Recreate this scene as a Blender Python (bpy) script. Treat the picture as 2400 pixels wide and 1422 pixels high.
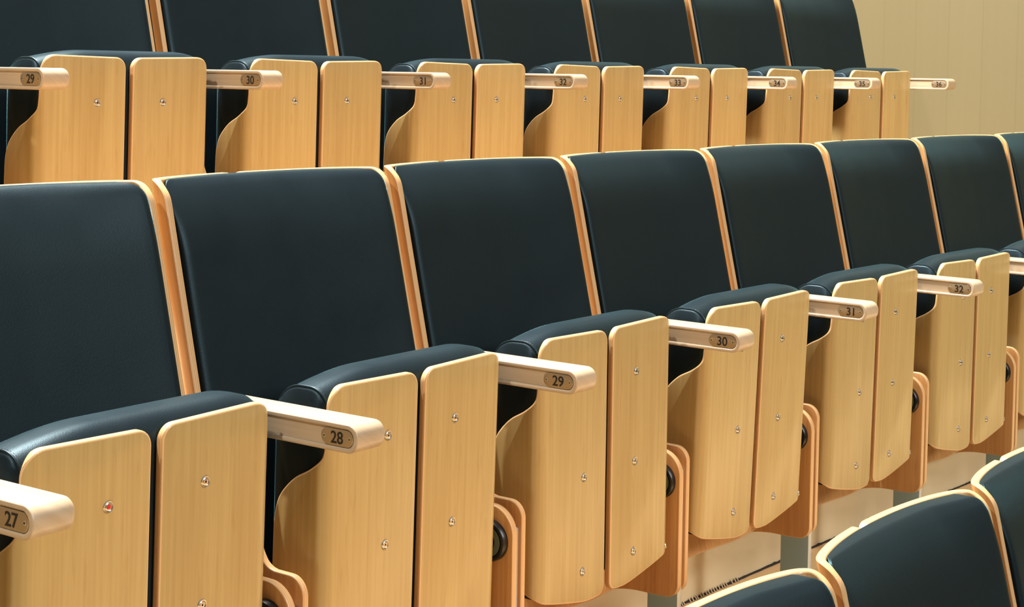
import bpy, bmesh, math, random
from mathutils import Vector, Matrix
from mathutils.geometry import tessellate_polygon
from math import sin, cos, pi, radians

# ------------------------------------------------------------------ scene clearing
for o in list(bpy.data.objects):
    bpy.data.objects.remove(o, do_unlink=True)
SC = bpy.context.scene
COL = SC.collection

# ------------------------------------------------------------------ camera
PX, PY, PZ = 2.78302, 1.72988, -1.04391        # point on the middle row relative to the camera
RB = 38.94939                                   # radius of the middle row
YAW, PITCH, ROLL = 0.9038, -0.05529, 0.0144
FPX, CX, CY = 3852.7, 1202.05, 377.96           # in pixels of a 2400 x 1422 frame
ZB = 0.2                                        # height of the seat frame origin above its floor
CAMZ = ZB - PZ                                  # middle-row floor is z = 0

fwd = Vector((sin(YAW)*cos(PITCH), cos(YAW)*cos(PITCH), sin(PITCH)))
rt = Vector((cos(YAW), -sin(YAW), 0))
up = rt.cross(fwd)
r2 = rt*cos(ROLL) + up*sin(ROLL)
u2 = -rt*sin(ROLL) + up*cos(ROLL)
cam_d = bpy.data.cameras.new('camera')
cam = bpy.data.objects.new('camera', cam_d)
COL.objects.link(cam)
M = Matrix((r2, u2, -fwd)).transposed().to_4x4()
M.translation = Vector((0, 0, CAMZ))
cam.matrix_world = M
cam_d.sensor_fit = 'HORIZONTAL'
cam_d.sensor_width = 36
cam_d.lens = FPX/2400*36
cam_d.shift_x = (1200-CX)/2400
cam_d.shift_y = (CY-711)/2400
cam_d.clip_start = 0.05
SC.camera = cam

# ------------------------------------------------------------------ world, lights, exposure
w = bpy.data.worlds.new('world')
SC.world = w
w.use_nodes = True
_N = w.node_tree.nodes; _L = w.node_tree.links
_tc = _N.new('ShaderNodeTexCoord'); _sx = _N.new('ShaderNodeSeparateXYZ')
_L.new(_tc.outputs['Generated'], _sx.inputs[0])
_cr = _N.new('ShaderNodeValToRGB')                  # a bright ceiling above a dim hall
_cr.color_ramp.elements[0].position = 0.22; _cr.color_ramp.elements[0].color = (.035, .035, .035, 1)
_cr.color_ramp.elements[1].position = 0.70; _cr.color_ramp.elements[1].color = (1.0, .985, .96, 1)
_L.new(_sx.outputs[2], _cr.inputs[0])
_L.new(_cr.outputs[0], _N['Background'].inputs[0])
_N['Background'].inputs[1].default_value = 0.35

def area(name, loc, target, size, power, color):
    l = bpy.data.lights.new(name, 'AREA')
    l.shape = 'DISK'
    l.size = size
    l.energy = power
    l.color = color
    o = bpy.data.objects.new(name, l)
    COL.objects.link(o)
    o.location = loc
    d = Vector(target)-Vector(loc)
    o.rotation_euler = d.to_track_quat('-Z', 'Y').to_euler()
    return o
WARM = (1.0, 0.965, 0.91)
area('ceiling_spot', (-2.0, 2.9, 5.8), (2.6, 2.0, 0.5), 0.30, 220, WARM)       # along the rows, hard
area('front_fill_light', (3.6, -5.0, 6.2), (3.8, 2.4, 0.5), 1.6, 270, WARM)       # unseen soft fill, added on the stage side for the board fronts
area('low_fill_light', (4.0, -6.5, 4.4), (3.8, 2.4, 0.4), 1.4, 300, WARM)   # added lower fill, reaches under the seats to brighten the riser
area('ceiling_light_over_rows', (2.7, 4.6, 6.8), (3.1, 2.1, 0.5), 1.8, 2250, WARM)
SC.view_settings.view_transform = 'Standard'
SC.view_settings.look = 'None'
SC.view_settings.exposure = 0.0
SC.view_settings.gamma = 1.0
SC.view_settings.use_curve_mapping = False
SC.cycles.max_bounces = 8

# ------------------------------------------------------------------ materials
def new_mat(name):
    m = bpy.data.materials.new(name)
    m.use_nodes = True
    nt = m.node_tree
    return m, nt, nt.nodes['Principled BSDF']

def lin(r, g, b):
    def f(c):
        c /= 255
        return c/12.92 if c <= .04045 else ((c+.055)/1.055)**2.4
    return (f(r), f(g), f(b), 1)

def wood(name, base, dark, rough=0.36, grain=1.0, fleck=0.25, coat=0.25, axis='V', scale=1.0):
    """lacquered maple; grain runs along V of the 'grain' UV layer"""
    m, nt, b = new_mat(name)
    N = nt.nodes; L = nt.links
    uv = N.new('ShaderNodeUVMap'); uv.uv_map = 'grain'
    oi = N.new('ShaderNodeObjectInfo')
    mul = N.new('ShaderNodeMath'); mul.operation = 'MULTIPLY'; mul.inputs[1].default_value = 37.0
    L.new(oi.outputs['Random'], mul.inputs[0])
    comb = N.new('ShaderNodeCombineXYZ')
    L.new(mul.outputs[0], comb.inputs[0]); L.new(mul.outputs[0], comb.inputs[1]); L.new(mul.outputs[0], comb.inputs[2])
    add = N.new('ShaderNodeVectorMath'); add.operation = 'ADD'
    L.new(uv.outputs[0], add.inputs[0]); L.new(comb.outputs[0], add.inputs[1])
    def mapped(sx, sy):
        mp = N.new('ShaderNodeMapping')
        mp.inputs['Scale'].default_value = (sx*scale, sy*scale, 1)
        L.new(add.outputs[0], mp.inputs[0])
        return mp
    m1 = mapped(150, 3.0)
    n1 = N.new('ShaderNodeTexNoise'); n1.inputs['Scale'].default_value = 1; n1.inputs['Detail'].default_value = 4
    L.new(m1.outputs[0], n1.inputs['Vector'])
    m2 = mapped(16, 1.6)
    n2 = N.new('ShaderNodeTexNoise'); n2.inputs['Scale'].default_value = 1; n2.inputs['Detail'].default_value = 2
    n2.inputs['Distortion'].default_value = 0.6
    L.new(m2.outputs[0], n2.inputs['Vector'])
    m3 = mapped(110, 14)
    n3 = N.new('ShaderNodeTexNoise'); n3.inputs['Scale'].default_value = 1; n3.inputs['Detail'].default_value = 1.5
    L.new(m3.outputs[0], n3.inputs['Vector'])
    # combine
    r1 = N.new('ShaderNodeMapRange'); r1.inputs[1].default_value = .3; r1.inputs[2].default_value = .7
    r1.inputs[3].default_value = 0; r1.inputs[4].default_value = .55*grain
    L.new(n1.outputs[0], r1.inputs[0])
    r2_ = N.new('ShaderNodeMapRange'); r2_.inputs[1].default_value = .35; r2_.inputs[2].default_value = .7
    r2_.inputs[3].default_value = 0; r2_.inputs[4].default_value = .35*grain
    L.new(n2.outputs[0], r2_.inputs[0])
    r3 = N.new('ShaderNodeMapRange'); r3.inputs[1].default_value = .62; r3.inputs[2].default_value = .72
    r3.inputs[3].default_value = 0; r3.inputs[4].default_value = fleck
    L.new(n3.outputs[0], r3.inputs[0])
    a1 = N.new('ShaderNodeMath'); L.new(r1.outputs[0], a1.inputs[0]); L.new(r2_.outputs[0], a1.inputs[1])
    a2 = N.new('ShaderNodeMath'); L.new(a1.outputs[0], a2.inputs[0]); L.new(r3.outputs[0], a2.inputs[1]); a2.use_clamp = True
    mix = N.new('ShaderNodeMix'); mix.data_type = 'RGBA'
    mix.inputs[6].default_value = base; mix.inputs[7].default_value = dark
    L.new(a2.outputs[0], mix.inputs[0])
    # slight variation from board to board
    hs = N.new('ShaderNodeHueSaturation')
    vr = N.new('ShaderNodeMapRange'); vr.inputs[3].default_value = .93; vr.inputs[4].default_value = 1.06
    L.new(oi.outputs['Random'], vr.inputs[0]); L.new(vr.outputs[0], hs.inputs['Value'])
    L.new(mix.outputs[2], hs.inputs['Color'])
    L.new(hs.outputs[0], b.inputs['Base Color'])
    b.inputs['Roughness'].default_value = rough
    b.inputs['Coat Weight'].default_value = coat
    b.inputs['Coat Roughness'].default_value = 0.18
    return m

def ply_edge(name, a, c):
    """edge of bent plywood: thin layers across the thickness (UV layer 'grain' V = depth)"""
    m, nt, b = new_mat(name)
    N = nt.nodes; L = nt.links
    uv = N.new('ShaderNodeUVMap'); uv.uv_map = 'grain'
    mp = N.new('ShaderNodeMapping'); mp.inputs['Scale'].default_value = (1.5, 1, 1)
    L.new(uv.outputs[0], mp.inputs[0])
    wv = N.new('ShaderNodeTexWave'); wv.bands_direction = 'Y'; wv.inputs['Scale'].default_value = 85
    wv.inputs['Distortion'].default_value = .4; wv.inputs['Detail'].default_value = 1
    L.new(mp.outputs[0], wv.inputs['Vector'])
    mix = N.new('ShaderNodeMix'); mix.data_type = 'RGBA'
    mix.inputs[6].default_value = a; mix.inputs[7].default_value = c
    L.new(wv.outputs[0], mix.inputs[0])
    L.new(mix.outputs[2], b.inputs['Base Color'])
    b.inputs['Roughness'].default_value = .4
    b.inputs['Coat Weight'].default_value = .2
    return m

def leather(name, base):
    m, nt, b = new_mat(name)
    N = nt.nodes; L = nt.links
    tc = N.new('ShaderNodeTexCoord')
    vo = N.new('ShaderNodeTexVoronoi'); vo.inputs['Scale'].default_value = 700
    L.new(tc.outputs['Object'], vo.inputs['Vector'])
    no = N.new('ShaderNodeTexNoise'); no.inputs['Scale'].default_value = 300; no.inputs['Detail'].default_value = 4
    L.new(tc.outputs['Object'], no.inputs['Vector'])
    ad = N.new('ShaderNodeMath'); L.new(vo.outputs['Distance'], ad.inputs[0]); L.new(no.outputs[0], ad.inputs[1])
    bp = N.new('ShaderNodeBump'); bp.inputs['Strength'].default_value = .13; bp.inputs['Distance'].default_value = .0008
    L.new(ad.outputs[0], bp.inputs['Height'])
    L.new(bp.outputs[0], b.inputs['Normal'])
    b.inputs['Base Color'].default_value = base
    n2 = N.new('ShaderNodeTexNoise'); n2.inputs['Scale'].default_value = 9; n2.inputs['Detail'].default_value = 3
    L.new(tc.outputs['Object'], n2.inputs['Vector'])
    mr = N.new('ShaderNodeMapRange'); mr.inputs[1].default_value = .3; mr.inputs[2].default_value = .7
    mr.inputs[3].default_value = .38; mr.inputs[4].default_value = .47
    L.new(n2.outputs[0], mr.inputs[0]); L.new(mr.outputs[0], b.inputs['Roughness'])
    b.inputs['Metallic'].default_value = .35
    b.inputs['Specular IOR Level'].default_value = .22
    b.inputs['Specular Tint'].default_value = (.58, .90, 1.0, 1)
    b.inputs['Sheen Weight'].default_value = .55
    b.inputs['Sheen Roughness'].default_value = .22
    b.inputs['Sheen Tint'].default_value = (.28, .72, .85, 1)
    return m

def plain(name, col, rough=.5, metal=0.0, bump=0.0):
    m, nt, b = new_mat(name)
    N = nt.nodes; L = nt.links
    tc = N.new('ShaderNodeTexCoord')
    no = N.new('ShaderNodeTexNoise'); no.inputs['Scale'].default_value = 25; no.inputs['Detail'].default_value = 3
    L.new(tc.outputs['Object'], no.inputs['Vector'])
    mr = N.new('ShaderNodeMapRange'); mr.inputs[3].default_value = rough*.85; mr.inputs[4].default_value = min(1, rough*1.15)
    L.new(no.outputs[0], mr.inputs[0]); L.new(mr.outputs[0], b.inputs['Roughness'])
    b.inputs['Base Color'].default_value = col
    b.inputs['Metallic'].default_value = metal
    return m

W_BOARD = wood('maple_veneer', (.51, .372, .152, 1), (.40, .264, .095, 1))
W_ARM = wood('beech_armrest', (.52, .41, .28, 1), (.42, .30, .185, 1), rough=.38, fleck=.12)
W_BACK = wood('maple_back', (.60, .34, .125, 1), (.46, .22, .075, 1))
W_SIDE = wood('maple_side', (.66, .38, .155, 1), (.50, .24, .08, 1), grain=1.2)
W_EDGE = ply_edge('plywood_edge', (.72, .47, .235, 1), (.56, .31, .125, 1))
LEATHER = leather('dark_leather', (.0112, .0180, .0232, 1))
SEAM = plain('dark_thread', (.004, .006, .008, 1), .5)
STEEL = plain('brushed_steel', (.62, .60, .55, 1), .3, 1.0)
HOLE = plain('screw_recess', (.03, .025, .02, 1), .6)
BRASS = plain('plate_metal', (.43, .335, .215, 1), .38, .75)
INK = plain('black_print', (.006, .006, .008, 1), .5)
POST = plain('grey_painted_steel', (.27, .43, .54, 1), .5, 0)
POST_EDGE = plain('bare_steel_edge', (.55, .57, .56, 1), .35, .5)
BLACK = plain('black_plastic', (.006, .007, .008, 1), .33)
GREY_PL = plain('grey_green_plastic', (.12, .16, .12, 1), .4)
RED = plain('red_paint', (.6, .02, .02, 1), .5)

# ------------------------------------------------------------------ mesh tools
def rpoly(pts, seg=8):
    """polygon with rounded corners: pts (u, v, r)"""
    out = []
    n = len(pts)
    for i in range(n):
        p = Vector(pts[i][:2]); r = pts[i][2] if len(pts[i]) > 2 else 0
        a = Vector(pts[i-1][:2]); c = Vector(pts[(i+1) % n][:2])
        if r <= 1e-6:
            out.append(p); continue
        d1 = (a-p).normalized(); d2 = (c-p).normalized()
        ang = d1.angle(d2)
        t = min(r/math.tan(ang/2), (a-p).length*.49, (c-p).length*.49)
        r = t*math.tan(ang/2)
        p1 = p+d1*t; p2 = p+d2*t
        cen = p+(d1+d2).normalized()*(r/sin(ang/2))
        v1 = p1-cen; v2 = p2-cen
        tot = v1.angle_signed(v2)
        # blender's signed angle is clockwise-positive
        for k in range(seg+1):
            th = -tot*k/seg
            out.append(cen+Vector((v1.x*cos(th)-v1.y*sin(th), v1.x*sin(th)+v1.y*cos(th))))
    return out

def smooth_curve(pts, n=8):
    """Catmull-Rom through open list of 2D points"""
    P = [Vector(p) for p in pts]
    P = [P[0]*2-P[1]]+P+[P[-1]*2-P[-2]]
    out = []
    for i in range(1, len(P)-2):
        for k in range(n):
            t = k/n
            out.append(.5*((2*P[i])+(P[i+1]-P[i-1])*t+(2*P[i-1]-5*P[i]+4*P[i+1]-P[i+2])*t*t+(3*P[i]-P[i-1]-3*P[i+1]+P[i+2])*t**3))
    out.append(P[-2])
    return out

def clean(poly, eps=4e-4):
    out = []
    for p in poly:
        if not out or (p-out[-1]).length > eps: out.append(p)
    if (out[0]-out[-1]).length < eps: out.pop()
    s = sum(out[i-1].x*out[i].y-out[i].x*out[i-1].y for i in range(len(out)))
    if s < 0: out.reverse()
    return out

def inset(poly, d):
    if abs(d) < 1e-9: return [p.copy() for p in poly]
    n = len(poly); out = []
    for i in range(n):
        a, p, c = poly[i-1], poly[i], poly[(i+1) % n]
        e1 = (p-a).normalized(); e2 = (c-p).normalized()
        n1 = Vector((-e1.y, e1.x)); n2 = Vector((-e2.y, e2.x))
        m = (n1+n2)
        if m.length < 1e-6: m = n1
        m.normalize()
        k = max(.45, m.dot(n1))
        out.append(p+m*(d/k))
    return out

def cap(bm, ring):
    pts = [v.co.xy for v in ring]
    want = abs(sum(pts[i-1].x*pts[i].y-pts[i].x*pts[i-1].y for i in range(len(pts)))/2)
    f = bm.faces.new(ring); f.normal_update()
    got = bmesh.ops.triangulate(bm, faces=[f])['faces']
    if abs(sum(t.calc_area() for t in got)-want) > want*.01:      # concave outline: ear clipping instead
        bmesh.ops.delete(bm, geom=got, context='FACES_ONLY')
        for t in tessellate_polygon([[Vector((p.x, p.y, 0)) for p in pts]]):
            try: bm.faces.new([ring[i] for i in t])
            except ValueError: pass

def prism(name, poly, T, mats, b0=.0015, b1=.0015, seg=2, us=(), vs=(), fn=None, sharp=40, extra=None):
    """solid from an outline (u,v) with depth 0..T, rounded rims, sliced at us / vs, mapped by fn(u,v,w)->xyz.
    mats = (face material, rim material)"""
    poly = clean(poly)
    layers = []
    for k in range(seg+1):
        a = k/seg*pi/2
        layers.append((b0*(1-sin(a)), b0*(1-cos(a))))
    if b0 == 0: layers = [(0, 0)]
    L2 = []
    for k in range(seg+1):
        a = k/seg*pi/2
        L2.append((b1*(1-cos(a)), T-b1*(1-sin(a))))
    if b1 == 0: L2 = [(0, T)]
    layers += L2
    bm = bmesh.new()
    uvl = bm.loops.layers.uv.new('grain')
    # arc length for the rim
    arc = [0]
    for i in range(1, len(poly)): arc.append(arc[-1]+(poly[i]-poly[i-1]).length)
    rings = []
    for ins, d in layers:
        rings.append([bm.verts.new((p.x, p.y, d)) for p in inset(poly, ins)])
    n = len(poly)
    for a, b in zip(rings, rings[1:]):
        for i in range(n):
            j = (i+1) % n
            f = bm.faces.new((a[i], a[j], b[j], b[i]))
            f.material_index = 1
    cap(bm, rings[0]); cap(bm, rings[-1])
    for f in bm.faces: f.smooth = True
    for vals, ax in ((us, 0), (vs, 1)):
        for u in vals:
            co = Vector((u, 0, 0)) if ax == 0 else Vector((0, u, 0))
            no = Vector((1, 0, 0)) if ax == 0 else Vector((0, 1, 0))
            bmesh.ops.bisect_plane(bm, geom=bm.verts[:]+bm.edges[:]+bm.faces[:], dist=1e-6, plane_co=co, plane_no=no)
    for f in bm.faces:
        for l in f.loops:
            c = l.vert.co
            if f.material_index == 1: l[uvl].uv = (c.x+c.y, c.z)
            else: l[uvl].uv = (c.x, c.y)
    bm.normal_update()
    if fn:
        for v in bm.verts: v.co = Vector(fn(v.co.x, v.co.y, v.co.z))
    if extra: extra(bm, uvl)
    bmesh.ops.recalc_face_normals(bm, faces=bm.faces[:])
    me = bpy.data.meshes.new(name)
    bm.to_mesh(me); bm.free()
    for m in mats: me.materials.append(m)
    me.set_sharp_from_angle(angle=radians(sharp))
    return me

def add_uv_tube(bm, pts, r, mi, seg=8, closed=False):
    P = [Vector(p) for p in pts]
    rings = []
    n = len(P)
    for i in range(n):
        a = P[i-1] if (i > 0 or closed) else P[i]
        c = P[(i+1) % n] if (i < n-1 or closed) else P[i]
        t = (c-a).normalized()
        ref = Vector((1, 0, 0)) if abs(t.x) < .9 else Vector((0, 0, 1))
        e1 = t.cross(ref).normalized(); e2 = t.cross(e1)
        rings.append([bm.verts.new(P[i]+e1*r*cos(2*pi*k/seg)+e2*r*sin(2*pi*k/seg)) for k in range(seg)])
    m = n if closed else n-1
    for i in range(m):
        a, b = rings[i], rings[(i+1) % n]
        for k in range(seg):
            f = bm.faces.new((a[k], a[(k+1) % seg], b[(k+1) % seg], b[k])); f.material_index = mi; f.smooth = True
    if not closed:
        for rg in (rings[0], rings[-1]):
            f = bm.faces.new(rg); f.material_index = mi

def add_lathe(bm, prof, mi, seg=24, mat=Matrix()):
    """profile (r, h) revolved about the local z axis"""
    rings = []
    for r, h in prof:
        if r < 1e-7: rings.append([bm.verts.new(mat @ Vector((0, 0, h)))])
        else: rings.append([bm.verts.new(mat @ Vector((r*cos(2*pi*k/seg), r*sin(2*pi*k/seg), h))) for k in range(seg)])
    for a, b in zip(rings, rings[1:]):
        for k in range(seg):
            k2 = (k+1) % seg
            if len(a) == 1 and len(b) == 1: continue
            if len(a) == 1: vs = (a[0], b[k2], b[k])
            elif len(b) == 1: vs = (a[k], a[k2], b[0])
            else: vs = (a[k], a[k2], b[k2], b[k])
            f = bm.faces.new(vs); f.material_index = mi; f.smooth = True

def finish(name, bm, mats, sharp=40):
    if not bm.loops.layers.uv: bm.loops.layers.uv.new('grain')
    bmesh.ops.recalc_face_normals(bm, faces=bm.faces[:])
    me = bpy.data.meshes.new(name); bm.to_mesh(me); bm.free()
    for m in mats: me.materials.append(m)
    me.set_sharp_from_angle(angle=radians(sharp))
    return me

def frange(a, b, st):
    n = max(1, int(round((b-a)/st)))
    return [a+(b-a)*i/n for i in range(n+1)]

# ------------------------------------------------------------------ plan paths
class Path:
    """polyline in plan, parametrised by arc length; pos(s, d): d = offset to the right-hand normal"""
    def __init__(s, pts):
        s.p = [Vector(q) for q in pts]; s.s = [0]
        for i in range(1, len(pts)): s.s.append(s.s[-1]+(s.p[i]-s.p[i-1]).length)
        s.n = []
        for i in range(len(s.p)):
            t = (s.p[min(i+1, len(s.p)-1)]-s.p[max(i-1, 0)]).normalized()
            s.n.append(Vector((t.y, -t.x)))
        s.len = s.s[-1]
    def pos(s, u, d):
        if u <= 0:
            t = (s.p[1]-s.p[0]).normalized(); return s.p[0]+t*u+s.n[0]*d
        if u >= s.len:
            t = (s.p[-1]-s.p[-2]).normalized(); return s.p[-1]+t*(u-s.len)+s.n[-1]*d
        lo, hi = 0, len(s.s)-1
        while hi-lo > 1:
            m = (lo+hi)//2
            if s.s[m] <= u: lo = m
            else: hi = m
        f = (u-s.s[lo])/(s.s[hi]-s.s[lo])
        return s.p[lo].lerp(s.p[hi], f)+s.n[lo].lerp(s.n[hi], f).normalized()*d

# seat board path: front surface, from the gap to the left, then wrapping back (pan frame, x mirrored for the right board)
HG = .0048
XW = .222; RS = .026
sp = [(-HG-.004, 0.0)]
for x in frange(-.02, -(XW-RS), .02): sp.append((x, 0.0))
for k in range(1, 13):
    a = k/12*pi/2
    sp.append((-(XW-RS)-RS*sin(a), RS*(1-cos(a))))
for y in frange(RS+.01, .112, .02): sp.append((-XW, y))
SEATP = Path(sp)
S_BEND0 = (XW-RS)-HG-.004
S_BEND1 = S_BEND0+RS*pi/2
def s_of_y(y): return S_BEND1+(y-RS)

# pan frame: z relative to the middle screws (local z .300)
ZP = .300
def seat_board_outline():
    top = .567-ZP
    pts = []
    # gap side, from bottom up (s small)
    o = []
    o += [Vector(q) for q in ((.022, .0645-ZP),)]
    corner_b = rpoly([(0, .30-ZP, 0), (0, .0655-ZP, .018), (.06, .0665-ZP, 0)], 6)[1:-1]
    corner_t = rpoly([(.10, top-.001, 0), (0, top-.002, .024), (0, .40-ZP, 0)], 8)[1:-1]
    # top-left corner and S curve
    sL = S_BEND0+RS*pi/2*.52
    corner_l = rpoly([(sL, .47-ZP, 0), (sL, top+.002, .036), (.10, top, 0)], 10)[1:-1]
    scurve = smooth_curve([(s_of_y(.1065), .285-ZP), (s_of_y(.106), .325-ZP), (s_of_y(.1035), .362-ZP), (s_of_y(.093), .392-ZP), (s_of_y(.066), .421-ZP),
                           (s_of_y(.034), .440-ZP), (s_of_y(.012), .459-ZP), (sL+.001, .482-ZP), (sL, .505-ZP)], 7)
    bottom = smooth_curve([(.03, .0645-ZP), (.06, .0650-ZP), (.115, .0745-ZP), (.185, .0900-ZP), (.215, .103-ZP), (.25, .122-ZP), (.285, .150-ZP), (s_of_y(.105), .185-ZP), (s_of_y(.1065), .23-ZP)], 6)
    poly = corner_t + corner_b + bottom + scurve + corner_l
    return poly
SB_OUT = seat_board_outline()
SB_T = .0115
def sb_map(sign):
    def f(u, v, w):
        p = SEATP.pos(u, w)   # normal of the path points inwards
        return (p.x*sign, p.y, v)
    return f
# make sure the offset goes inwards (+y on the front run)
_t = SEATP.pos(.1, .01)
SGN = 1 if _t.y > 0 else -1
def sb_map(sign):
    def f(u, v, w):
        p = SEATP.pos(u, w*SGN)
        return (p.x*sign, p.y, v)
    return f
us = frange(S_BEND0-.004, S_BEND1+.004, .0045)
ME_SEATBOARD_L = prism('seat_board', SB_OUT, SB_T, (W_BOARD, W_EDGE), .003, .001, 3, us=us, fn=sb_map(1))
ME_SEATBOARD_R = prism('seat_board', SB_OUT, SB_T, (W_BOARD, W_EDGE), .003, .001, 3, us=us, fn=sb_map(-1))

# screw with a cup washer (axis -y, origin on the board face)
def screw_mesh(red=False):
    bm = bmesh.new()
    m = Matrix.Rotation(pi/2, 4, 'X')       # z -> -y
    add_lathe(bm, [(.0086, -.001), (.0084, .0008), (.0076, .0017), (.0066, .0015), (.0060, .0004), (.0058, -.0002)], 0, 28, m)
    add_lathe(bm, [(.0058, .0002), (.0050, .0010), (.0034, .0013), (.0017, .0013)], 0, 24, m)
    add_lathe(bm, [(.0017, .0013), (.0017, .0004), (0, .0004)], 1, 6, m)
    if red:
        add_lathe(bm, [(.0034, .00125), (.0030, .0020), (0, .0022)], 2, 12, m)
    return finish('screw', bm, (STEEL, HOLE, RED))
ME_SCREW = screw_mesh(); ME_SCREW_RED = screw_mesh(True)

# ------------------------------------------------------------------ seat cushion (folded up)
def seat_cushion():
    y0, y1 = .0125, .118
    zt = .560-ZP; zb = .10-ZP
    prof = rpoly([(y0, zb, .01), (y1, zb, .03), (y1, zt-.001, .050), (y0, zt+.001, .038)], 10)
    HX = .2095
    def fn(u, v, w):
        x = w-HX
        t = x/HX
        k = max(0, min(1, (v-(zt-.12))/.12))
        z = v+k*.0170*(1-(max(0, -t-.35)/.65)**1.7*1.1-(max(0, t-.72)/.28)**2.2*.55)
        y = u+(1-abs(t)**4)*.004*(1 if u > .06 else 0)
        return (x, y, z)
    poly = clean(prof)
    # build rings along x for a smooth crown
    bm = bmesh.new(); uvl = bm.loops.layers.uv.new('grain')
    xs = [0, .0015, .004] + frange(.012, 2*HX-.012, .0125) + [2*HX-.004, 2*HX-.0015, 2*HX]
    ins = [.0035, .0010, 0] + [0]*(len(xs)-6) + [0, .0010, .0035]
    rings = [[bm.verts.new((p.x, p.y, xx)) for p in inset(poly, i_)] for xx, i_ in zip(xs, ins)]
    n = len(poly)
    for a, b in zip(rings, rings[1:]):
        for i in range(n): bm.faces.new((a[i], a[(i+1) % n], b[(i+1) % n], b[i])).smooth = True
    for rg, xx in ((rings[0], 0), (rings[-1], 2*HX)):
        # end caps as concentric rings so the panel can bulge
        prev = rg; base = inset(poly, .0035)
        cen = Vector((.065, .30-ZP))
        for k in range(1, 7):
            f = 1-k/7
            cur = [bm.verts.new((cen.x+(p.x-cen.x)*f, cen.y+(p.y-cen.y)*f, xx)) for p in base]
            for i in range(n): bm.faces.new((prev[i], prev[(i+1) % n], cur[(i+1) % n], cur[i])).smooth = True
            prev = cur
        bm.faces.new(prev)
    zc = [(v, v.co.copy()) for v in bm.verts]
    for v, c in zc:
        X = fn(c.x, c.y, c.z)
        v.co = Vector(X)
    # dome the left cap
    for v, c in zc:
        if abs(c.z) < 1e-6:
            d = min(c.x-y0, y1-c.x, (zt-.006)-c.y, c.y-zb)
            v.co.x -= .0065*(1-(1-max(0, min(1, d/.03)))**2)*min(1, max(0, (c.y-.10)/.04))
        if abs(c.z-2*HX) < 1e-6:
            d = min(c.x-y0, y1-c.x, (zt-.006)-c.y, c.y-zb)
            v.co.x += .0130*(1-(1-max(0, min(1, d/.013)))**2)*min(1, max(0, (c.y-.15)/.04))
    return finish('seat_cushion', bm, (LEATHER,), 60)
ME_SEATCUSH = seat_cushion()
def piping(side):
    y0, y1 = .0125, .118
    zt = .560-ZP; zb = .10-ZP
    prof = clean(rpoly([(y0, zb, .01), (y1, zb, .03), (y1, zt-.001, .050), (y0, zt+.001, .038)], 10))
    bm = bmesh.new()
    HX = .2095
    x = -HX+.004 if side < 0 else HX-.004
    q = inset(prof, -.0003)
    add_uv_tube(bm, [(x, p.x, p.y) for p in q], .0019, 0, 8, True)
    # stitches beside the seam
    L = 0
    for i in range(len(q)):
        a, b = q[i], q[(i+1) % len(q)]
        d = (b-a).length
        k = 0
        while L+k*.006 < d:
            pass_ = (L+k*.006)/d if d > 0 else 0
            p = a.lerp(b, min(1, pass_)); t = (b-a).normalized()
            if p.y > zt-.13:
                xx = x+(.0055 if side < 0 else -.0055)
                add_uv_tube(bm, [(xx, p.x-t.x*.0016, p.y-t.y*.0016), (xx, p.x+t.x*.0016, p.y+t.y*.0016)], .0006, 1, 4)
            k += 1
        L = L+k*.006-d
    return finish('piping', bm, (LEATHER, SEAM))
ME_PIPE_L = piping(-1); ME_PIPE_R = piping(1)

# ------------------------------------------------------------------ backrest boards (frame: seat local z, x centred)
LEAN = .235
_half = smooth_curve([(0, .392), (.05, .3910), (.10, .3875), (.15, .3818), (.195, .3735), (.228, .3650), (.249, .3562), (.2605, .3450), (.2655, .3320), (.2662, .3180), (.2662, .3030)], 6)
bp_ = [(-q.x, q.y) for q in _half]
BACKP = Path(bp_)
BS_BEND0 = .20; BS_BEND1 = .28
def yc(x):                       # rear face of the boards, by interpolation
    x = abs(x)
    for q0, q1 in zip(_half, _half[1:]):
        if q1.x >= x and q1.x > q0.x: return q0.y+(q1.y-q0.y)*(x-q0.x)/(q1.x-q0.x)
    return .34
_t = BACKP.pos(.1, .01)
BSG = 1 if _t.y < BACKP.pos(.1, 0).y else -1
BK_T = .0140
ZTOP = .864; ZBOT = -.028
XG = -.054        # the joint between the two boards lies left of the middle
def back_board_outline(s0, rg, trim):
    W_ = BACKP.len-trim
    return rpoly([(s0, ZTOP, rg), (s0, ZBOT, .02), (W_*.6, ZBOT+.004, .3), (W_, ZBOT+.03, .03), (W_, ZTOP-.001, .036), (W_*.6, ZTOP, .1)], 9)
def back_map(sign):
    def f(u, v, w):
        p = BACKP.pos(abs(u), w*BSG) if u >= 0 else BACKP.pos(-u, w*BSG)
        y = p.y - LEAN*(.86-v)
        x = p.x*sign if u >= 0 else -p.x*sign
        if abs(u) < .012:                      # across the middle of the arc
            x = u*-1*sign; y = yc(x)-w - LEAN*(.86-v)
        return (x, y, v)
    return f
us = frange(.01, BS_BEND0-.005, .02)+frange(BS_BEND0, BS_BEND1+.003, .005)
us2 = [-.06, -.045, -.03, -.015, 0]+us
ME_BACK_L = prism('back_board', back_board_outline(-XG+.002, .014, .011), BK_T, (W_BACK, W_EDGE), .0015, .0030, 3, us=us, fn=back_map(1))
ME_BACK_R = prism('back_board', back_board_outline(XG+.002, .024, .009), BK_T, (W_BACK, W_EDGE), .0015, .0030, 3, us=us2, fn=back_map(-1))

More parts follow.
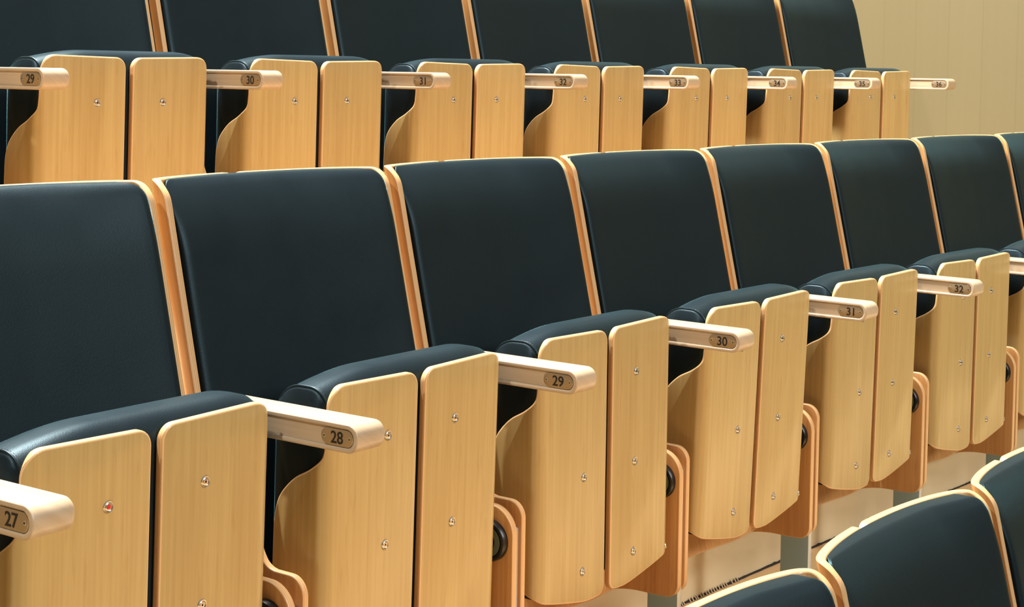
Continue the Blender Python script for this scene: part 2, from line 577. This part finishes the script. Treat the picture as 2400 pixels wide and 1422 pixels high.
def back_cushion():
    HX = .2500
    zt = .8635; zb = .065
    poly = rpoly([(-HX, zb, .03), (HX, zb, .03), (HX, zt-.002, .026), (HX*.4, zt, .4), (-HX*.4, zt, .4), (-HX, zt-.002, .026)], 9)
    T = 1.0
    def yb(x): return yc(x)-BK_T-.001 if abs(x) < .226 else yc(.226)-BK_T-.001-(abs(x)-.226)*.9
    def yf(x, z):
        t = abs(x)/HX
        y = .3030+.010*(1-t*t)-(.007*x/HX if x > 0 else .003*x/HX)
        # roll back over the top
        k = max(0, (z-.735)/.129)
        y += .034*k**2.4*(1-.55*min(1, max(0, (x-.12)/.12)))
        return y
    # layers: inset, fraction (0 = front)
    layers = []
    seg = 6
    for k in range(seg+1):
        a = k/seg*pi/2
        layers.append((.016*(1-sin(a)), .26*(1-cos(a))))
    layers.append((0, .65)); layers.append((0, 1.0))
    poly = clean(poly, .001)
    bm = bmesh.new(); uvl = bm.loops.layers.uv.new('grain')
    rings = [[bm.verts.new((p.x, p.y, d)) for p in inset(poly, i_)] for i_, d in layers]
    n = len(poly)
    for a_, b_ in zip(rings, rings[1:]):
        for i in range(n): bm.faces.new((a_[i], a_[(i+1) % n], b_[(i+1) % n], b_[i]))
    cap(bm, rings[0]); cap(bm, rings[-1])
    for u in frange(-.22, .22, .02): bmesh.ops.bisect_plane(bm, geom=bm.verts[:]+bm.edges[:]+bm.faces[:], dist=1e-6, plane_co=(u, 0, 0), plane_no=(1, 0, 0))
    for v in frange(.08, .70, .08)+frange(.735, .84, .0075): bmesh.ops.bisect_plane(bm, geom=bm.verts[:]+bm.edges[:]+bm.faces[:], dist=1e-6, plane_co=(0, v, 0), plane_no=(0, 1, 0))
    for v in bm.verts:
        x, z, d = v.co
        y = yf(x, z)*(1-d)+yb(x)*d - LEAN*(.86-z)
        v.co = Vector((x, y, z))
    for f in bm.faces: f.smooth = True
    return finish('back_cushion', bm, (LEATHER,), 70)
ME_BACKCUSH = back_cushion()

# ------------------------------------------------------------------ armrest, number plate, side panels, post (frame: arm at x = 0)
AX0, AX1 = -.0285, .0355
def arm_mesh():
    y0, y1 = -.131, .168
    zb, zt = .5015, .5425
    out = rpoly([(y0, zb, .0185), (y1, zb, .004), (y1, zt, .004), (y0, zt, .0185)], 10)
    # main body
    GD = .0035
    a = prism('armrest', out, AX1-(AX0+GD), (W_ARM, W_ARM), 0, .0085, 5, fn=lambda u, v, w: (AX0+GD+w, u, v))
    # left rim with a slot open to the rear
    gz0, gz1 = .5085, .5355
    o = rpoly([(y0, zb, .0185), (y1, zb, .001), (y1, gz0, 0), (y0+.0075, gz0, .0130), (y0+.0075, gz1, .0130), (y1, gz1, 0), (y1, zt, .001), (y0, zt, .0185)], 10)
    b = prism('armrest_rim', o, GD, (W_ARM, W_ARM), .0020, 0, 3, fn=lambda u, v, w: (AX0+w, u, v))
    bm = bmesh.new(); bm.from_mesh(a); bm.from_mesh(b)
    # grain along the arm: u across -> swap
    uvl = bm.loops.layers.uv['grain']
    for f in bm.faces:
        n_ = f.normal
        for l in f.loops:
            c = l.vert.co
            l[uvl].uv = (c.z+c.x*.7, c.y)
    me = bpy.data.meshes.new('armrest'); bm.to_mesh(me); bm.free()
    me.materials.append(W_ARM)
    me.set_sharp_from_angle(angle=radians(35))
    return me
ME_ARM = arm_mesh()
GX = AX0+.0035     # groove floor

def number_plate(num):
    c = (-.0915, .5218)
    out = rpoly([(c[0]-.0305, c[1]-.0120, .0118), (c[0]+.0305, c[1]-.0120, .0118), (c[0]+.0305, c[1]+.0120, .0118), (c[0]-.0305, c[1]+.0120, .0118)], 10)
    me = prism('number_plate', out, .0024, (BRASS, BRASS), .0006, 0, 2, fn=lambda u, v, w: (GX-.0022+w, u, v))
    bm = bmesh.new(); bm.from_mesh(me)
    xf = GX-.0022
    for s in (-1, 1):
        m = Matrix.Translation((xf, c[0]+s*.0240, c[1])) @ Matrix.Rotation(-pi/2, 4, 'Y')
        add_lathe(bm, [(.0031, -.0002), (.0028, .0007), (.0014, .0009)], 1, 16, m)
        add_lathe(bm, [(.0014, .0009), (.0012, .0003), (0, .0003)], 2, 6, m)
    # digits
    cu = bpy.data.curves.new('digits', 'FONT')
    cu.body = str(num); cu.align_x = 'CENTER'; cu.align_y = 'CENTER'
    cu.size = .0245; cu.extrude = .0002; cu.offset = .00030
    ob = bpy.data.objects.new('digits', cu); COL.objects.link(ob)
    bpy.context.view_layer.update()
    dm = bpy.data.meshes.new_from_object(ob.evaluated_get(bpy.context.evaluated_depsgraph_get()))
    bpy.data.objects.remove(ob, do_unlink=True)
    xs = [v.co.x for v in dm.vertices]; ys = [v.co.y for v in dm.vertices]
    mx = (min(xs)+max(xs))/2; my = (min(ys)+max(ys))/2
    k = .0178/(max(ys)-min(ys))
    for v in dm.vertices:
        # text x -> -y (seen from the left), text y -> z
        v.co = Vector((xf-.0003-v.co.z*1.0, c[0]-(v.co.x-mx)*k*.98, c[1]+(v.co.y-my)*k))
    nf = len(bm.faces)
    bm.from_mesh(dm)
    bm.faces.ensure_lookup_table()
    for f in bm.faces[nf:]: f.material_index = 3; f.smooth = False
    me2 = bpy.data.meshes.new('number_plate'); bm.to_mesh(me2); bm.free()
    for m in (BRASS, STEEL, HOLE, INK): me2.materials.append(m)
    me2.set_sharp_from_angle(angle=radians(40))
    return me2

def yz_panel(name, poly, xa, xb, mats):
    def ex(bm, uvl):
        for f in bm.faces:
            if f.material_index == 0:
                for l in f.loops: l[uvl].uv = (l.vert.co.y, l.vert.co.z)
            else:
                for l in f.loops: l[uvl].uv = (l.vert.co.y+l.vert.co.z, l.vert.co.x)
    return prism(name, poly, xb-xa, mats, .0025, .0025, 3, fn=lambda u, v, w: (xa+w, u, v), extra=ex)

bot = smooth_curve([(.205, -.030), (.175, -.026), (.14, -.016), (.10, -.010), (.06, -.009), (.045, -.009)], 6)
fr = -.006
def side_inner():
    poly = bot + rpoly([(.05, -.009, 0), (fr, -.006, .034), (fr, .14, 0)], 10)[1:-1] + rpoly([(fr, .14, 0), (fr, .2895, .050), (.10, .2895, 0)], 12)[1:-1] + [Vector((.205, .2895))]
    return yz_panel('side_panel', poly, -.0315, -.0170, (W_SIDE, W_EDGE))
def side_outer():
    top = smooth_curve([(.058, .2945), (.070, .298), (.082, .308), (.094, .334), (.106, .395), (.118, .455), (.130, .488), (.140, .5015)], 7)
    f2 = -.003
    poly = bot + rpoly([(.05, -.009, 0), (f2, -.002, .034), (f2, .14, 0)], 10)[1:-1] + rpoly([(f2, .14, 0), (f2, .2945, .050), (.058, .2945, 0)], 12)[1:-1] + top + [Vector((.168, .5015)), Vector((.180, .45)), Vector((.205, .29))]
    return yz_panel('side_panel', poly, -.0010, .0108, (W_SIDE, W_EDGE))
ME_SIDE_I = side_inner(); ME_SIDE_O = side_outer()
def post_mesh():
    o = rpoly([(.004, -.2, 0), (.076, -.2, 0), (.076, .25, .004), (.004, .25, .004)], 3)
    me = prism('post', o, .0155, (POST, POST_EDGE), .0012, .0012, 2, fn=lambda u, v, w: (-.0165+w, u, v))
    bm = bmesh.new(); bm.from_mesh(me)
    o2 = rpoly([(-.045, -.03, .008), (.125, -.03, .008), (.125, .03, .008), (-.045, .03, .008)], 4)
    m2 = prism('foot', o2, .006, (POST, POST), .001, .001, 1, fn=lambda u, v, w: (v, u, -.2+w))
    bm.from_mesh(m2)
    for y in (-.03, .11):
        add_lathe(bm, [(.007, .0), (.007, .004), (.0, .005)], 1, 12, Matrix.Translation((0, y, -.194)))
    me = bpy.data.meshes.new('post'); bm.to_mesh(me); bm.free()
    me.materials.append(POST); me.materials.append(POST_EDGE)
    me.set_sharp_from_angle(angle=radians(40))
    return me
ME_POST = post_mesh()
def pivot_mesh():
    bm = bmesh.new()
    m = Matrix.Translation((-.0315, .040, .2275)) @ Matrix.Rotation(-pi/2, 4, 'Y')
    add_lathe(bm, [(.0362, 0), (.0362, .010), (.0345, .0125), (.0300, .0128), (.0285, .0095), (.012, .0090)], 0, 36, m)
    add_lathe(bm, [(.012, .0090), (.011, .0135), (.0075, .0140), (.0070, .0115), (0, .0115)], 0, 20, m)
    # grey stop segment at the lower half
    vs = []
    for k in range(13):
        a = radians(185+k*13)
        vs.append((cos(a), sin(a)))
    top = [bm.verts.new(m @ Vector((.027*c, .027*s, .0115))) for c, s in vs]
    inn = [bm.verts.new(m @ Vector((.015*c, .015*s, .0115))) for c, s in vs]
    for i in range(12):
        f = bm.faces.new((top[i], top[i+1], inn[i+1], inn[i])); f.material_index = 1
    return finish('pivot_disc', bm, (BLACK, GREY_PL))
ME_PIVOT = pivot_mesh()

# ------------------------------------------------------------------ placing
def obj(name, me, parent=None, loc=(0, 0, 0), rot=(0, 0, 0)):
    o = bpy.data.objects.new(name, me)
    COL.objects.link(o)
    o.parent = parent
    o.location = loc
    o.rotation_euler = rot
    return o

W = .55
ROWS = {'A': (RB+.96774, 30.64302, .49346), 'B': (RB, 30.0, 0.0), 'C': (RB-1.02493, 1.4055, -.49049)}
CEN = Vector((PX, PY-RB))
def place(row, t):
    R, t0, z = ROWS[row]
    th = (t-t0)*W/R
    return CEN.x+R*sin(th), CEN.y+R*cos(th), z, th

PAN = {('A', 29): (-0.0042, 0.0124, 0.0054, 0.0115), ('A', 30): (-0.0007, 0.004, -0.0013, -0.0136), ('A', 31): (0.0008, 0.0009, -0.0008, -0.0045), ('A', 32): (0.0015, -0.003, -0.0031, -0.0011), ('A', 33): (0.0013, -0.0055, 0.0109, 0.0022), ('A', 34): (0.0015, -0.0104, 0.0007, -0.0013), ('A', 35): (0.0008, -0.0054, 0.0106, 0.0021), ('A', 36): (-0.0002, 0.0031, 0.0021, 0.011), ('B', 28): (0.0032, 0.0051, 0.0005, -0.0148), ('B', 29): (0.0004, 0.0013, 0.0161, -0.0049), ('B', 30): (0.0045, 0.0071, 0.0053, 0.0203), ('B', 31): (-0.0022, 0.001, 0.0031, -0.0175), ('B', 32): (-0.0046, 0.0001, 0.0, -0.0009), ('B', 33): (-0.0032, -0.0017, -0.0053, 0.0114)}
ARM = {('A', 29): (-0.0031, 0.0079), ('A', 30): (-0.0001, 0.0005), ('A', 31): (0.0011, -0.0044), ('A', 32): (0.0017, -0.0086), ('A', 33): (0.0005, -0.0033), ('A', 34): (0.0004, -0.0028), ('A', 35): (-0.0004, 0.0033), ('A', 36): (-0.0005, 0.0035), ('B', 27): (-0.0026, -0.0071), ('B', 28): (-0.0012, -0.008), ('B', 29): (0.0029, 0.0012), ('B', 30): (0.0037, 0.0065), ('B', 31): (-0.0004, 0.0093), ('B', 32): (-0.001, 0.0018)}
K0 = -.0185
plates = {}
def seat(row, num, t, label, group, screw_red=False):
    x, y, z, th = place(row, t)
    r = bpy.data.objects.new('auditorium_seat', None); COL.objects.link(r)
    r.location = (x, y, z); r.rotation_euler = (0, 0, -th)
    r.empty_display_size = .1
    r['label'] = label; r['category'] = 'seat'; r['group'] = group
    base = (0, 0, ZB); bb = (.002, 0, ZB)
    if row == 'A': bb = (.002+.0022*(num-29), -.006-.0008*(num-29), ZB)
    obj('back_board', ME_BACK_L, r, bb); obj('back_board', ME_BACK_R, r, bb)
    obj('back_cushion', ME_BACKCUSH, r, bb)
    dx, dy, ro, dk = PAN.get((row, num), (0, 0, 0, 0))
    loc = (dx-.004, dy, ZB+ZP); rot = (-(K0+dk), 0, ro)
    bl = obj('seat_board', ME_SEATBOARD_L, r, loc, rot); br = obj('seat_board', ME_SEATBOARD_R, r, loc, rot)
    cu = obj('seat_cushion', ME_SEATCUSH, r, loc, rot)
    obj('piping', ME_PIPE_L, cu); obj('piping', ME_PIPE_R, cu)
    for b, sx in ((bl, -1), (br, 1)):
        for k, zz in enumerate((.4737, .300, .1248)):
            red = screw_red and sx < 0 and k == 0
            s = obj('screw', ME_SCREW_RED if red else ME_SCREW, b, (sx*.0846+.004, 0, zz-ZP), (0, random.uniform(0, 3), 0))
            if red: s['label'] = 'steel screw with a red dot'
        if sx > 0: obj('screw', ME_SCREW, b, (sx*(.196+.026*sin(.90)), .026-.026*cos(.90), .105-ZP), (0, 0, .90*sx))
    ax, ay = ARM.get((row, num), (0, 0))
    da = -.5*W/ROWS[row][0]
    aloc = (.275+ax, ay, ZB)
    arot = (0, 0, da)
    arm = obj('armrest', ME_ARM, r, aloc, arot)
    if num:
        obj('number_plate', plates.setdefault(num, number_plate(num)), arm)
    aloc = (.2745, ay, ZB)
    si = obj('side_panel', ME_SIDE_I, r, aloc, arot)
    obj('pivot_disc', ME_PIVOT, si)
    obj('side_panel', ME_SIDE_O, r, aloc, arot)
    obj('post', ME_POST, r, aloc, arot)
    return r

random.seed(4)
for n in range(29, 37):
    extra = {29: ', at the left edge', 36: ', beside the wall'}.get(n, '')
    seat('A', n, n-.5, 'folded black leather seat with armrest number %d in the back row%s' % (n, extra), 'seats of the back row')
for n in range(27, 36):
    if n == 27: lab = 'seat in the middle row showing only its armrest number 27 at lower left'
    elif n <= 32:
        lab = 'folded black leather seat with armrest number %d in the middle row' % n
        if n == 28: lab += ', nearest at lower left'
    elif n == 33: lab = 'middle row folded seat just right of armrest 32, its own armrest cut off'
    elif n == 34: lab = 'middle row seat at the right picture edge, second back from the edge'
    else: lab = 'middle row seat showing only a sliver of backrest at the right picture edge'
    seat('B', n, n-.5, lab, 'seats of the middle row', n == 28)
for i, lab in ((-1, 'front row seat at bottom centre-right, only the top of its backrest showing'),
               (0, 'front row seat showing its large dark backrest at bottom right'),
               (1, 'front row seat whose backrest is cut by the bottom right picture edge')):
    seat('C', 0, i+.5, lab, 'seats of the front row')

# ------------------------------------------------------------------ terraces
def floor_mat():
    m, nt, b = new_mat('oak_floor')
    N = nt.nodes; L = nt.links
    tc = N.new('ShaderNodeTexCoord')
    mp = N.new('ShaderNodeMapping'); mp.inputs['Scale'].default_value = (2.0, 40, 40)
    L.new(tc.outputs['Object'], mp.inputs[0])
    no = N.new('ShaderNodeTexNoise'); no.inputs['Scale'].default_value = 1; no.inputs['Detail'].default_value = 4
    L.new(mp.outputs[0], no.inputs['Vector'])
    cr = N.new('ShaderNodeValToRGB')
    cr.color_ramp.elements[0].position = .3; cr.color_ramp.elements[0].color = (.60, .42, .21, 1)
    cr.color_ramp.elements[1].position = .7; cr.color_ramp.elements[1].color = (.72, .52, .28, 1)
    L.new(no.outputs[0], cr.inputs[0]); L.new(cr.outputs[0], b.inputs['Base Color'])
    b.inputs['Roughness'].default_value = .45
    return m
def painted_mat(name, c1, c2):
    m, nt, b = new_mat(name)
    N = nt.nodes; L = nt.links
    tc = N.new('ShaderNodeTexCoord')
    no = N.new('ShaderNodeTexNoise'); no.inputs['Scale'].default_value = 5; no.inputs['Detail'].default_value = 5
    L.new(tc.outputs['Object'], no.inputs['Vector'])
    cr = N.new('ShaderNodeValToRGB')
    cr.color_ramp.elements[0].position = .35; cr.color_ramp.elements[0].color = c1
    cr.color_ramp.elements[1].position = .65; cr.color_ramp.elements[1].color = c2
    L.new(no.outputs[0], cr.inputs[0])
    # a few small dark marks
    vo = N.new('ShaderNodeTexVoronoi'); vo.inputs['Scale'].default_value = 7
    L.new(tc.outputs['Object'], vo.inputs['Vector'])
    lt = N.new('ShaderNodeMath'); lt.operation = 'LESS_THAN'; lt.inputs[1].default_value = .028
    L.new(vo.outputs['Distance'], lt.inputs[0])
    mx = N.new('ShaderNodeMix'); mx.data_type = 'RGBA'; mx.inputs[7].default_value = (.16, .11, .05, 1)
    L.new(lt.outputs[0], mx.inputs[0]); L.new(cr.outputs[0], mx.inputs[6])
    L.new(mx.outputs[2], b.inputs['Base Color'])
    b.inputs['Roughness'].default_value = .55
    return m
FLOOR = floor_mat()
RISER = painted_mat('riser_paint', (.62, .53, .34, 1), (.67, .57, .37, 1))
YR = .295
TH0, TH1 = -.16, .0895
def arc_block(name, r0, r1, z0, z1, mats, th0=TH0, th1=TH1, n=60, riser_index=1):
    bm = bmesh.new()
    rows_ = []
    for i in range(n+1):
        th = th0+(th1-th0)*i/n
        s_, c_ = sin(th), cos(th)
        rows_.append([bm.verts.new((CEN.x+r*s_, CEN.y+r*c_, z)) for r, z in ((r0, z0), (r0, z1), (r1, z1), (r1, z0))])
    for a, b in zip(rows_, rows_[1:]):
        for k in range(4):
            f = bm.faces.new((a[k], b[k], b[(k+1) % 4], a[(k+1) % 4]))
            f.material_index = riser_index if k == 0 else 0
    bm.faces.new(rows_[0]); bm.faces.new(list(reversed(rows_[-1])))
    me = finish(name, bm, mats, 30)
    o = obj(name, me)
    o['kind'] = 'structure'
    return o
rB, rA, rC = RB+YR, RB+.96774+YR, RB-1.02493+YR
arc_block('floor', rB-1.04+.0, rB-.004, -.54, 0, (FLOOR, RISER))
arc_block('floor', rB, rA+.6, -.55, .49346, (FLOOR, RISER))
arc_block('floor', rC-1.1, rB-1.0395, -1.0, -.49049, (FLOOR, RISER))

# worn dark joint along the foot of the riser: a ragged strip with frayed light bits
JOINT = plain('dark_joint', (.015, .013, .012, 1), .8)
CHIP = plain('pale_filler', (.52, .47, .38, 1), .8)
def joint():
    bm = bmesh.new()
    rnd = random.Random(2)
    n = 420; a0, a1 = -.02, .085
    prev = None
    for i in range(n+1):
        th = a0+(a1-a0)*i/n
        # height and depth of the ragged bead
        h = (.0022 if th > .030 else .0034)+.0014*rnd.random()+(.0015 if rnd.random() > .93 else 0)
        d = .0040+.0015*rnd.random()
        c = []
        for r, z in ((rB-.001, h), (rB-d, h*.6), (rB-d-.001, .0005)):
            c.append(bm.verts.new((CEN.x+r*sin(th), CEN.y+r*cos(th), z)))
        if prev:
            for k in range(2):
                bm.faces.new((prev[k], c[k], c[k+1], prev[k+1]))
        prev = c
    # pale ridges like a frayed cord in the joint
    for i in range(46):
        th = .0040+.00030*i+rnd.uniform(-.00006, .00006)
        if rnd.random() < .12: continue
        x = CEN.x+(rB-.008)*sin(th); y = CEN.y+(rB-.008)*cos(th)
        ln = .002+.0025*rnd.random()
        add_uv_tube(bm, [(x-.002, y-.002, .001), (x, y+.002, .004+ln*.4), (x+.002, y+.007, .004+ln)], .0017, 1, 6)
    return finish('trim_1', bm, (JOINT, CHIP), 30)
o = obj('trim_1', joint()); o['kind'] = 'structure'

# ------------------------------------------------------------------ right-hand wall (radial, vertical panels)
def wall_mat():
    m, nt, b = new_mat('beige_wall_panels')
    N = nt.nodes; L = nt.links
    tc = N.new('ShaderNodeTexCoord')
    sx = N.new('ShaderNodeSeparateXYZ'); L.new(tc.outputs['Object'], sx.inputs[0])
    # planks across local x
    mul = N.new('ShaderNodeMath'); mul.operation = 'MULTIPLY'; mul.inputs[1].default_value = 1/.15
    L.new(sx.outputs[0], mul.inputs[0])
    fl = N.new('ShaderNodeMath'); fl.operation = 'FLOOR'; L.new(mul.outputs[0], fl.inputs[0])
    wn = N.new('ShaderNodeTexWhiteNoise'); wn.noise_dimensions = '1D'; L.new(fl.outputs[0], wn.inputs['W'])
    fr_ = N.new('ShaderNodeMath'); fr_.operation = 'FRACT'; L.new(mul.outputs[0], fr_.inputs[0])
    edge = N.new('ShaderNodeMath'); edge.operation = 'LESS_THAN'; edge.inputs[1].default_value = .035
    L.new(fr_.outputs[0], edge.inputs[0])
    mp = N.new('ShaderNodeMapping'); mp.inputs['Scale'].default_value = (45, 45, 1.5)
    L.new(tc.outputs['Object'], mp.inputs[0])
    no = N.new('ShaderNodeTexNoise'); no.inputs['Scale'].default_value = 1; no.inputs['Detail'].default_value = 3
    L.new(mp.outputs[0], no.inputs['Vector'])
    ad = N.new('ShaderNodeMath'); ad.operation = 'MULTIPLY_ADD'; ad.inputs[1].default_value = .5
    L.new(no.outputs[0], ad.inputs[0])
    h = N.new('ShaderNodeMath'); h.operation = 'MULTIPLY'; h.inputs[1].default_value = .4; L.new(wn.outputs[0], h.inputs[0])
    L.new(h.outputs[0], ad.inputs[2])
    cr = N.new('ShaderNodeValToRGB')
    cr.color_ramp.elements[0].position = .15; cr.color_ramp.elements[0].color = (.145, .117, .056, 1)
    cr.color_ramp.elements[1].position = .75; cr.color_ramp.elements[1].color = (.156, .126, .061, 1)
    L.new(ad.outputs[0], cr.inputs[0])
    mx = N.new('ShaderNodeMix'); mx.data_type = 'RGBA'; mx.inputs[7].default_value = (.139, .112, .052, 1)
    L.new(edge.outputs[0], mx.inputs[0]); L.new(cr.outputs[0], mx.inputs[6])
    L.new(mx.outputs[2], b.inputs['Base Color'])
    b.inputs['Roughness'].default_value = .5
    return m
bm = bmesh.new()
bmesh.ops.create_cube(bm, size=1)
for v in bm.verts: v.co = Vector((v.co.x*7.0, (v.co.y+.5)*.12, v.co.z*4.2+1.1))
me = finish('wall_right', bm, (wall_mat(),))
o = obj('wall_right', me)
THW = .0895
rw = RB
o.location = (CEN.x+rw*sin(THW), CEN.y+rw*cos(THW), 0)
# local x along the radius, local y pointing away from the seats
o.rotation_euler = (0, 0, -(THW+pi/2)+pi)
o['kind'] = 'structure'
d = Matrix.Rotation(o.rotation_euler.z, 3, 'Z') @ Vector((0, 1, 0))
if d.x < 0: o.rotation_euler.z += pi
